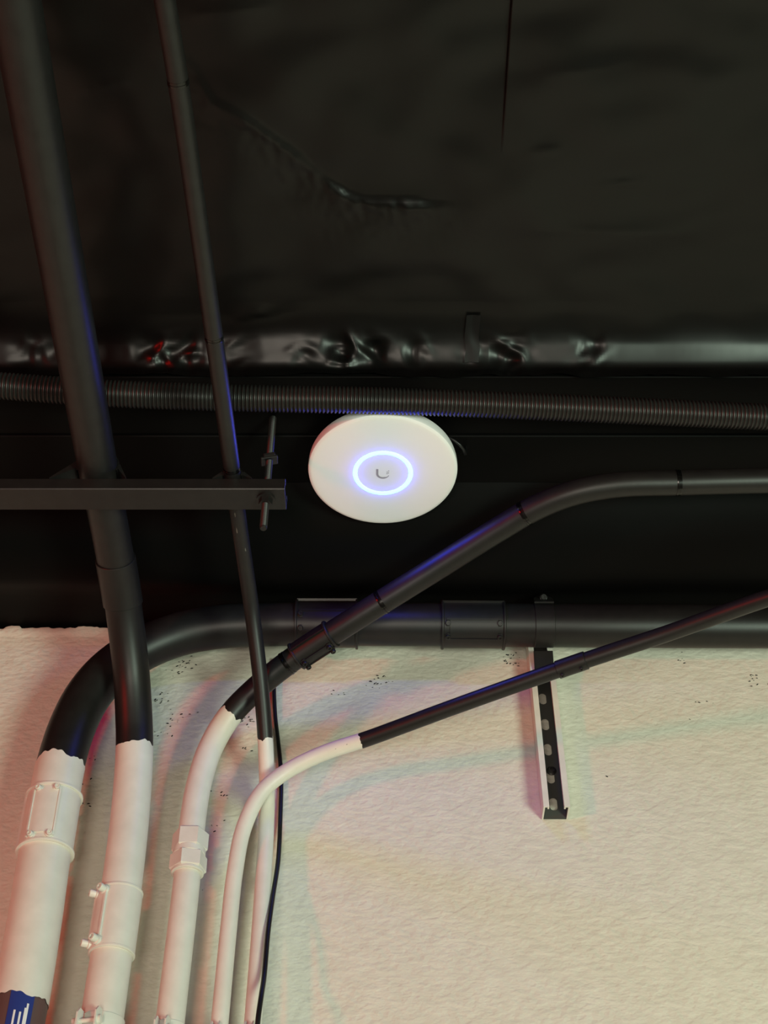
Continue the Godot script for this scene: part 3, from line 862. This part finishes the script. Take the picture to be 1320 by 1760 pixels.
# ---------------------------------------------------------------- trapeze under the ceiling
func trapeze() -> void:
	var o := thing("strut_channel", "black trapeze strut hung level below the ceiling, its end beside the access point", "strut channel", Vector3(-0.53, 2.88, -1.306))
	var s := Shape.new()
	# runs along x; open side up
	s.extrude(channel(0.041, 0.021, 0.0022, 0.0085), 0.80, Transform3D(Basis(Vector3(0, 0, 1), Vector3(0, 1, 0), Vector3(-1, 0, 0)), Vector3(-0.1355, 2.88, -1.306)))
	part("channel", s, M.black, o)
	for x in [-0.1622, -0.9]:
		var rx := thing("threaded_rod", "threaded rod with nuts hanging through the open end of the trapeze" if x > -0.5 else "threaded rod holding the far left end of the trapeze, outside the picture", "threaded rod", Vector3(x, 2.82, -1.304))
		var rod := Shape.new()
		var pr := [Vector2(0, 2.822), Vector2(0.0042, 2.822), Vector2(0.0052, 2.824)]
		var y := 2.8245
		while y < 3.049:
			pr.append(Vector2(0.0053, y))
			pr.append(Vector2(0.0046, y + 0.0009))
			y += 0.0018
		pr.append(Vector2(0, 3.05))
		rod.lathe(pr, Transform3D(Basis.IDENTITY, Vector3(x, 0, -1.304)), 14)
		part("rod", rod, M.black, rx)
		var nu := Shape.new()
		var hexa := PackedVector2Array()
		for k in 6:
			hexa.append(Vector2(cos(TAU * k / 6.0), sin(TAU * k / 6.0)) * 0.0095)
		for yy in [2.868]:
			nu.extrude(hexa, 0.009, Transform3D(Basis(Vector3(1, 0, 0), Vector3(0, 0, -1), Vector3(0, 1, 0)), Vector3(x, yy, -1.304)))
			nu.lathe([Vector2(0, yy + 0.009), Vector2(0.0125, yy + 0.009), Vector2(0.0125, yy + 0.012), Vector2(0, yy + 0.012)], Transform3D(Basis.IDENTITY, Vector3(x, 0, -1.304)), 20)
		part("nut", nu, M.black, rx)
		var pl := Shape.new()
		pl.box(Transform3D(Basis(Vector3(0, 0, 1), 0.22) * Basis(Vector3(1, 0, 0), 0.25), Vector3(x, 2.957, -1.304)), Vector3(0.024, 0.0035, 0.02), 0.0008)
		pl.box(Transform3D(Basis(Vector3(0, 0, 1), 0.22) * Basis(Vector3(1, 0, 0), 0.25), Vector3(x, 2.9635, -1.304)), Vector3(0.017, 0.006, 0.017), 0.001)
		part("square_washer", pl, M.black, rx)
	# strap over each conduit
	for c in [[Vector3(-0.3985, 2.93, -1.3), 0.0275, "black strap holding the thick overhead conduit down on the trapeze", -1.0], [Vector3(-0.2093, 2.9135, -1.3), 0.0115, "small black strap holding the thin conduit down on the trapeze", 1.0]]:
		var p: Vector3 = c[0]
		var r: float = c[1]
		var k := thing("pipe_clamp", c[2], "pipe clamp", p, "straps on the trapeze strut")
		var band := Shape.new()
		band.lathe([Vector2(r + 0.0003, -0.012), Vector2(r + 0.0022, -0.012), Vector2(r + 0.0022, 0.012), Vector2(r + 0.0003, 0.012)], Transform3D(Basis(Vector3(1, 0, 0), Vector3(0, 0, -1), Vector3(0, 1, 0)), p), 24, -0.35, PI + 0.35)
		part("band", band, M.black, k)
		for sd in [-1.0, 1.0]:
			var e := Shape.new()
			var far: float = 0.036 if (sd < 0 and r > 0.02) else 0.016
			var a := Vector2(r * 0.98 * sd, -0.004 if r > 0.02 else -0.002)
			var out := PackedVector2Array([Vector2(a.x, a.y), Vector2(a.x + sd * far, -r + 0.0008), Vector2(a.x + sd * far, -r + 0.003), Vector2(a.x + sd * 0.004, a.y + (0.013 if far > 0.03 else 0.006))])
			if sd > 0:
				out.reverse()
			if Geometry2D.is_polygon_clockwise(out):
				out.reverse()
			e.extrude(out, 0.024, Transform3D(Basis.IDENTITY, p + Vector3(0, 0, -0.012)))
			part("ear", e, M.black, k)

# ---------------------------------------------------------------- slotted strut on the wall
func wall_strut() -> void:
	var y0 := 2.652
	var y1 := 2.985
	var o := thing("strut_channel", "short slotted wall strut, white lips and black inside, standing below the level black conduit", "strut channel", Vector3(0.254, y0, -1.75))
	var w := 0.039
	var d := 0.036
	var th := 0.0024
	var inside := Shape.new()
	var cx := 0.254
	# back plate with oblong slots, cell by cell
	var cells := [2.677, 2.7245, 2.7755, 2.823, 2.8732, 2.923]
	var lo := y0
	for k in cells.size():
		var cy: float = cells[k]
		var hi: float = y1 if k == cells.size() - 1 else (cells[k] + cells[k + 1]) * 0.5
		var inner := []
		var outer := []
		for j in 32:
			var a: float = TAU * (j + 0.5) / 32.0
			var pin := Vector2(cos(a) * 0.0058, sin(a) * 0.0058 + (0.0055 if sin(a) > 0 else -0.0055))
			inner.append(pin)
			var hw: float = w * 0.5 - 0.001
			var dx: float = cos(a)
			var dy: float = sin(a)
			var lim_y: float = (hi - cy) if dy > 0 else (cy - lo)
			var sc: float = minf(hw / maxf(absf(dx), 1e-5), lim_y / maxf(absf(dy), 1e-5))
			outer.append(Vector2(dx * sc, dy * sc))
		# snap the nearest rays to the corners of the cell
		for cnr in [Vector2(1, 1), Vector2(-1, 1), Vector2(-1, -1), Vector2(1, -1)]:
			var target := Vector2(cnr.x * (w * 0.5 - 0.001), (hi - cy) if cnr.y > 0 else -(cy - lo))
			var best := 0
			for j in 32:
				if outer[j].distance_to(target) < outer[best].distance_to(target):
					best = j
			outer[best] = target
		for zf in [-1.7478, -1.7455]:
			for j in 32:
				var m: int = (j + 1) % 32
				inside.flat(PackedVector3Array([Vector3(cx + inner[j].x, cy + inner[j].y, zf), Vector3(cx + outer[j].x, cy + outer[j].y, zf), Vector3(cx + outer[m].x, cy + outer[m].y, zf), Vector3(cx + inner[m].x, cy + inner[m].y, zf)]), Vector3(0, 0, 1 if zf > -1.747 else -1))
		for j in 32:
			var m2: int = (j + 1) % 32
			inside.flat(PackedVector3Array([Vector3(cx + inner[j].x, cy + inner[j].y, -1.7478), Vector3(cx + inner[j].x, cy + inner[j].y, -1.7455), Vector3(cx + inner[m2].x, cy + inner[m2].y, -1.7455), Vector3(cx + inner[m2].x, cy + inner[m2].y, -1.7478)]), Vector3(-inner[j].x, -inner[j].y, 0))
		lo = hi
	# black inner faces of the two sides
	for s in [-1.0, 1.0]:
		inside.box(Transform3D(Basis.IDENTITY, Vector3(cx + s * (w * 0.5 - th - 0.0003), (y0 + y1) * 0.5 + 0.0005, -1.7455 + (d - 0.009) * 0.5)), Vector3(0.0006, y1 - y0 - 0.001, d - 0.01), 0.0001)
	part("back_plate", inside, M.inner, o, "black inner face with a row of oblong slots")
	for s in [-1.0, 1.0]:
		var sd := Shape.new()
		var h: float = w * 0.5
		# side and in-turned lip, extruded upwards
		var out := PackedVector2Array([Vector2(s * h, 0.002), Vector2(s * h, d), Vector2(s * (h - 0.0085), d), Vector2(s * (h - 0.0085), d - 0.0065), Vector2(s * (h - 0.0085 + th), d - 0.0065), Vector2(s * (h - 0.0085 + th), d - th), Vector2(s * (h - th), d - th), Vector2(s * (h - th), 0.002)])
		if Geometry2D.is_polygon_clockwise(out):
			out.reverse()
		# local x -> world x, local y -> world z, local z -> world y
		sd.extrude(out, y1 - y0, Transform3D(Basis(Vector3(1, 0, 0), Vector3(0, 0, 1), Vector3(0, 1, 0)), Vector3(cx, y0, -1.75)))
		part("side", sd, M.white, o, "white painted side with in-turned lip")
	var bs := Shape.new()
	bs.lathe([Vector2(0, 0), Vector2(0.0075, 0), Vector2(0.0075, 0.002), Vector2(0.0058, 0.0035), Vector2(0.0046, 0.006), Vector2(0.0024, 0.0065), Vector2(0.0022, 0.004), Vector2(0, 0.004)], at_axis(Vector3(cx + 0.002, 2.735, -1.7455), Vector3(0, 0, 1)), 18)
	part("screw", bs, M.steel, o, "grey fixing screw in a slot")
	# clamp that ties the level conduit to the strut
	var r := 0.0351
	var p := Vector3(0.256, 2.9639, -1.672)
	var k := thing("pipe_clamp", "black pipe clamp tying the level black conduit to the slotted wall strut", "pipe clamp", p)
	var ax := Transform3D(Basis(Vector3(0, 0, 1), Vector3(1, 0, 0), Vector3(0, 1, 0)), p)
	var band := Shape.new()
	band.lathe([Vector2(r + 0.0003, -0.0155), Vector2(r + 0.0014, -0.0155), Vector2(r + 0.002, -0.015), Vector2(r + 0.002, 0.015), Vector2(r + 0.0014, 0.0155), Vector2(r + 0.0003, 0.0155)], ax, 36, -2.0, 0.65)
	part("band", band, M.black, k)
	var tail := Shape.new()
	tail.box(Transform3D(Basis(Vector3(1, 0, 0), 0.30), Vector3(p.x, p.y - 0.052, -1.7065)), Vector3(0.031, 0.046, 0.003), 0.0008)
	part("tail", tail, M.black, k)
	var ear := Shape.new()
	var er := PackedVector2Array()
	for j in 11:
		var a: float = PI * j / 10.0
		er.append(Vector2(cos(a) * 0.0155, 0.006 + sin(a) * 0.012))
	er.append(Vector2(-0.0155, -0.008))
	er.append(Vector2(0.0155, -0.008))
	if Geometry2D.is_polygon_clockwise(er):
		er.reverse()
	ear.extrude(er, 0.003, Transform3D(Basis(Vector3(1, 0, 0), -0.5), p + Vector3(0, 0.0215, 0.0335)))
	part("ear", ear, M.black, k)
	screw(k, at_axis(p + Vector3(0, 0.0285, 0.035), Vector3(0, -0.48, 0.88)), 0.0048, 0.006, M.black, M.black)

# ---------------------------------------------------------------- access point
func access_point() -> void:
	var c := Vector3(-0.0017, 2.996, -1.366)
	var o := thing("access_point", "round white wireless access point on the ceiling with a glowing blue ring", "access point", c)
	var t := Transform3D(Basis(Vector3(1, 0, 0), Vector3(0, 1, 0), Vector3(0, 0, 1)), c)
	var sh := Shape.new()
	var prof := [Vector2(0, 0)]
	for k in range(1, 20):
		var r: float = 0.104 * k / 19.0
		prof.append(Vector2(r, 0.0026 * pow(r / 0.104, 2)))
	prof.append_array([Vector2(0.107, 0.0034), Vector2(0.1092, 0.0052), Vector2(0.1098, 0.0082), Vector2(0.1095, 0.016), Vector2(0.1085, 0.0215), Vector2(0.106, 0.0235), Vector2(0.098, 0.0275), Vector2(0.085, 0.030), Vector2(0, 0.031)])
	sh.lathe(prof, t, 96)
	part("cover", sh, M.ap_white, o, "white domed disc cover")
	var rg := Shape.new()
	var yr: float = 0.0026 * pow(0.041 / 0.104, 2)
	rg.lathe([Vector2(0.0372, yr + 0.001), Vector2(0.0376, yr - 0.0006), Vector2(0.0392, yr - 0.0012), Vector2(0.0426, yr - 0.0012), Vector2(0.0440, yr - 0.0006), Vector2(0.0444, yr + 0.001)].map(func(q): return q), t, 96)
	part("light_ring", rg, M.ring_glow, o, "glowing blue-white ring")
	# emblem: a rounded U whose right arm breaks up into small squares
	var lg := Shape.new()
	var row0 := []
	var ro := 0.0098
	var ri := 0.0066
	for zf in 1:
		var a_in := PackedVector3Array()
		var a_out := PackedVector3Array()
		a_in.append(t * Vector3(-ri, -0.0004, 0.009))
		a_out.append(t * Vector3(-ro, -0.0004, 0.009))
		for j in 17:
			var a: float = PI - (PI - 0.35) * j / 16.0
			var kk: float = clampf((16 - j) / 5.0, 0.35, 1.0)
			a_in.append(t * Vector3(cos(a) * lerpf(ro, ri, kk), -0.0004, -sin(a) * lerpf(ro, ri, kk) - 0.0006))
			a_out.append(t * Vector3(cos(a) * ro, -0.0004, -sin(a) * ro - 0.0006))
		row0 = [a_in, a_out]
	lg.grid(row0)
	for d in [Vector2(0.0082, -0.0012), Vector2(0.0062, 0.0002), Vector2(0.0085, -0.0052), Vector2(0.0064, -0.003)]:
		lg.box(Transform3D(Basis.IDENTITY, t * Vector3(d.x, -0.0003, -d.y)), Vector3(0.0015, 0.0004, 0.0015), 0.0001)
	part("emblem", lg, M.ap_grey, o, "small grey U-shaped emblem")
	var mp := Shape.new()
	mp.lathe([Vector2(0, 0.029), Vector2(0.06, 0.029), Vector2(0.06, 0.0545), Vector2(0, 0.0545)], t, 48)
	part("mount_plate", mp, M.ap_back, o, "dark mounting plate")
	for k in 24:
		var g := OmniLight3D.new()
		g.name = "ring_glow_%03d" % k
		o.add_child(g, true)
		var a3: float = TAU * (k + 0.5) / 24.0
		g.position = Vector3(cos(a3) * 0.0408, -0.0035, sin(a3) * 0.0408)
		g.light_color = Color(0.18, 0.2, 1.0)
		g.light_energy = 0.00012
		g.light_size = 0.002
		g.omni_range = 8.0
		g.omni_attenuation = 2.0
		g.shadow_enabled = true
	for k in 12:
		var l := SpotLight3D.new()
		l.name = "ring_light_%03d" % k
		o.add_child(l, true)
		var a2: float = TAU * (k + 0.5) / 12.0
		var out := Vector3(cos(a2), 0, sin(a2))
		var z: Vector3 = (Vector3.UP - out * 0.28).normalized()
		var x: Vector3 = Vector3(-sin(a2), 0, cos(a2))
		l.transform = Transform3D(Basis(x, z.cross(x), z), out * 0.0408 + Vector3(0, -0.005, 0))
		l.spot_angle = 89.0
		l.spot_angle_attenuation = 0.3
		l.light_color = Color(0.16, 0.22, 1.0)
		l.light_energy = 0.004
		l.light_size = 0.003
		l.spot_range = 8.0
		l.spot_attenuation = 2.0
		l.shadow_enabled = true

func flex() -> void:
	var run := Run.new([Vector3(-4.18, 3.03, -1.05), Vector3(-1.4, 3.012, -1.15), Vector3(-0.6907, 3.005, -1.1915), Vector3(-0.5343, 3.005, -1.207), Vector3(-0.3905, 3.005, -1.2205), Vector3(-0.212, 3.005, -1.2290), Vector3(0, 3.005, -1.2345), Vector3(0.1968, 3.005, -1.2440), Vector3(0.4035, 3.005, -1.2562), Vector3(0.5448, 3.005, -1.2647), Vector3(0.6953, 3.005, -1.2724), Vector3(1.5, 3.01, -1.3), Vector3(2.98, 3.02, -1.33)])
	var sh := Shape.new()
	var q: float = run.near(Vector3(-0.75, 3.0, -1.19))
	var q_end: float = run.near(Vector3(0.75, 3.0, -1.275))
	var pitch := 0.0056
	var rows := []
	var segs := 26
	while q < q_end:
		for e in [[0.0, 0.0168], [0.14, 0.0184], [0.3, 0.0192], [0.52, 0.0192], [0.68, 0.0184], [0.82, 0.0168]]:
			var f: Transform3D = run.at(q + e[0] * pitch)
			var row := PackedVector3Array()
			for j in segs:
				var a: float = TAU * j / segs
				row.append(f.origin + (f.basis.x * cos(a) + f.basis.z * sin(a)) * e[1])
			rows.append(row)
		q += pitch
	sh.grid(rows, true)
	var o := thing("flexible_conduit", "black ribbed flexible conduit running along the ceiling edge above the access point", "flexible conduit", Vector3(0, 3.005, -1.235))
	part("ribbed_tube", sh, M.flex, o)
	part("tube_end", tube(run, 0.0, run.near(Vector3(-0.75, 3.0, -1.19)) + 0.004, 0.0186, 26), M.flex, o)
	part("tube_end", tube(run, q_end - 0.004, run.total, 0.0186, 26), M.flex, o)

func cables() -> void:
	var run := Run.new([Vector3(-0.1775, 2.95, -1.742), Vector3(-0.1773, 2.8993, -1.742), Vector3(-0.1721, 2.8385, -1.744), Vector3(-0.1648, 2.7891, -1.745), Vector3(-0.1571, 2.7301, -1.745), Vector3(-0.1539, 2.6563, -1.742), Vector3(-0.1515, 2.5685, -1.725), Vector3(-0.154, 2.5023, -1.705), Vector3(-0.1558, 2.441, -1.688), Vector3(-0.1563, 2.371, -1.678), Vector3(-0.157, 2.335, -1.662), Vector3(-0.159, 2.295, -1.66), Vector3(-0.156, 2.24, -1.67), Vector3(-0.147, 2.17, -1.69), Vector3(-0.145, 2.1, -1.72), Vector3(-0.15, 1.6, -1.745), Vector3(-0.15, 0.0, -1.745)])
	var o := thing("cable", "loose thin black cable hanging down the white wall beside the thin conduits", "cable", Vector3(-0.15, 0, -1.745))
	part("sheath", tube(run, 0.0, run.total, 0.0034, 14), M.rubber, o)
	var r2 := Run.new([Vector3(0.07, 3.04, -1.325), Vector3(0.1, 3.022, -1.322), Vector3(0.1145, 3.015, -1.332), Vector3(0.120, 3.022, -1.352), Vector3(0.122, 3.05, -1.362)])
	var o2 := thing("cable", "short black cable tail curling out behind the access point at its right", "cable", Vector3(0.1, 3.03, -1.33))
	part("sheath", tube(r2, 0.0, r2.total, 0.0022, 12), M.rubber, o2)
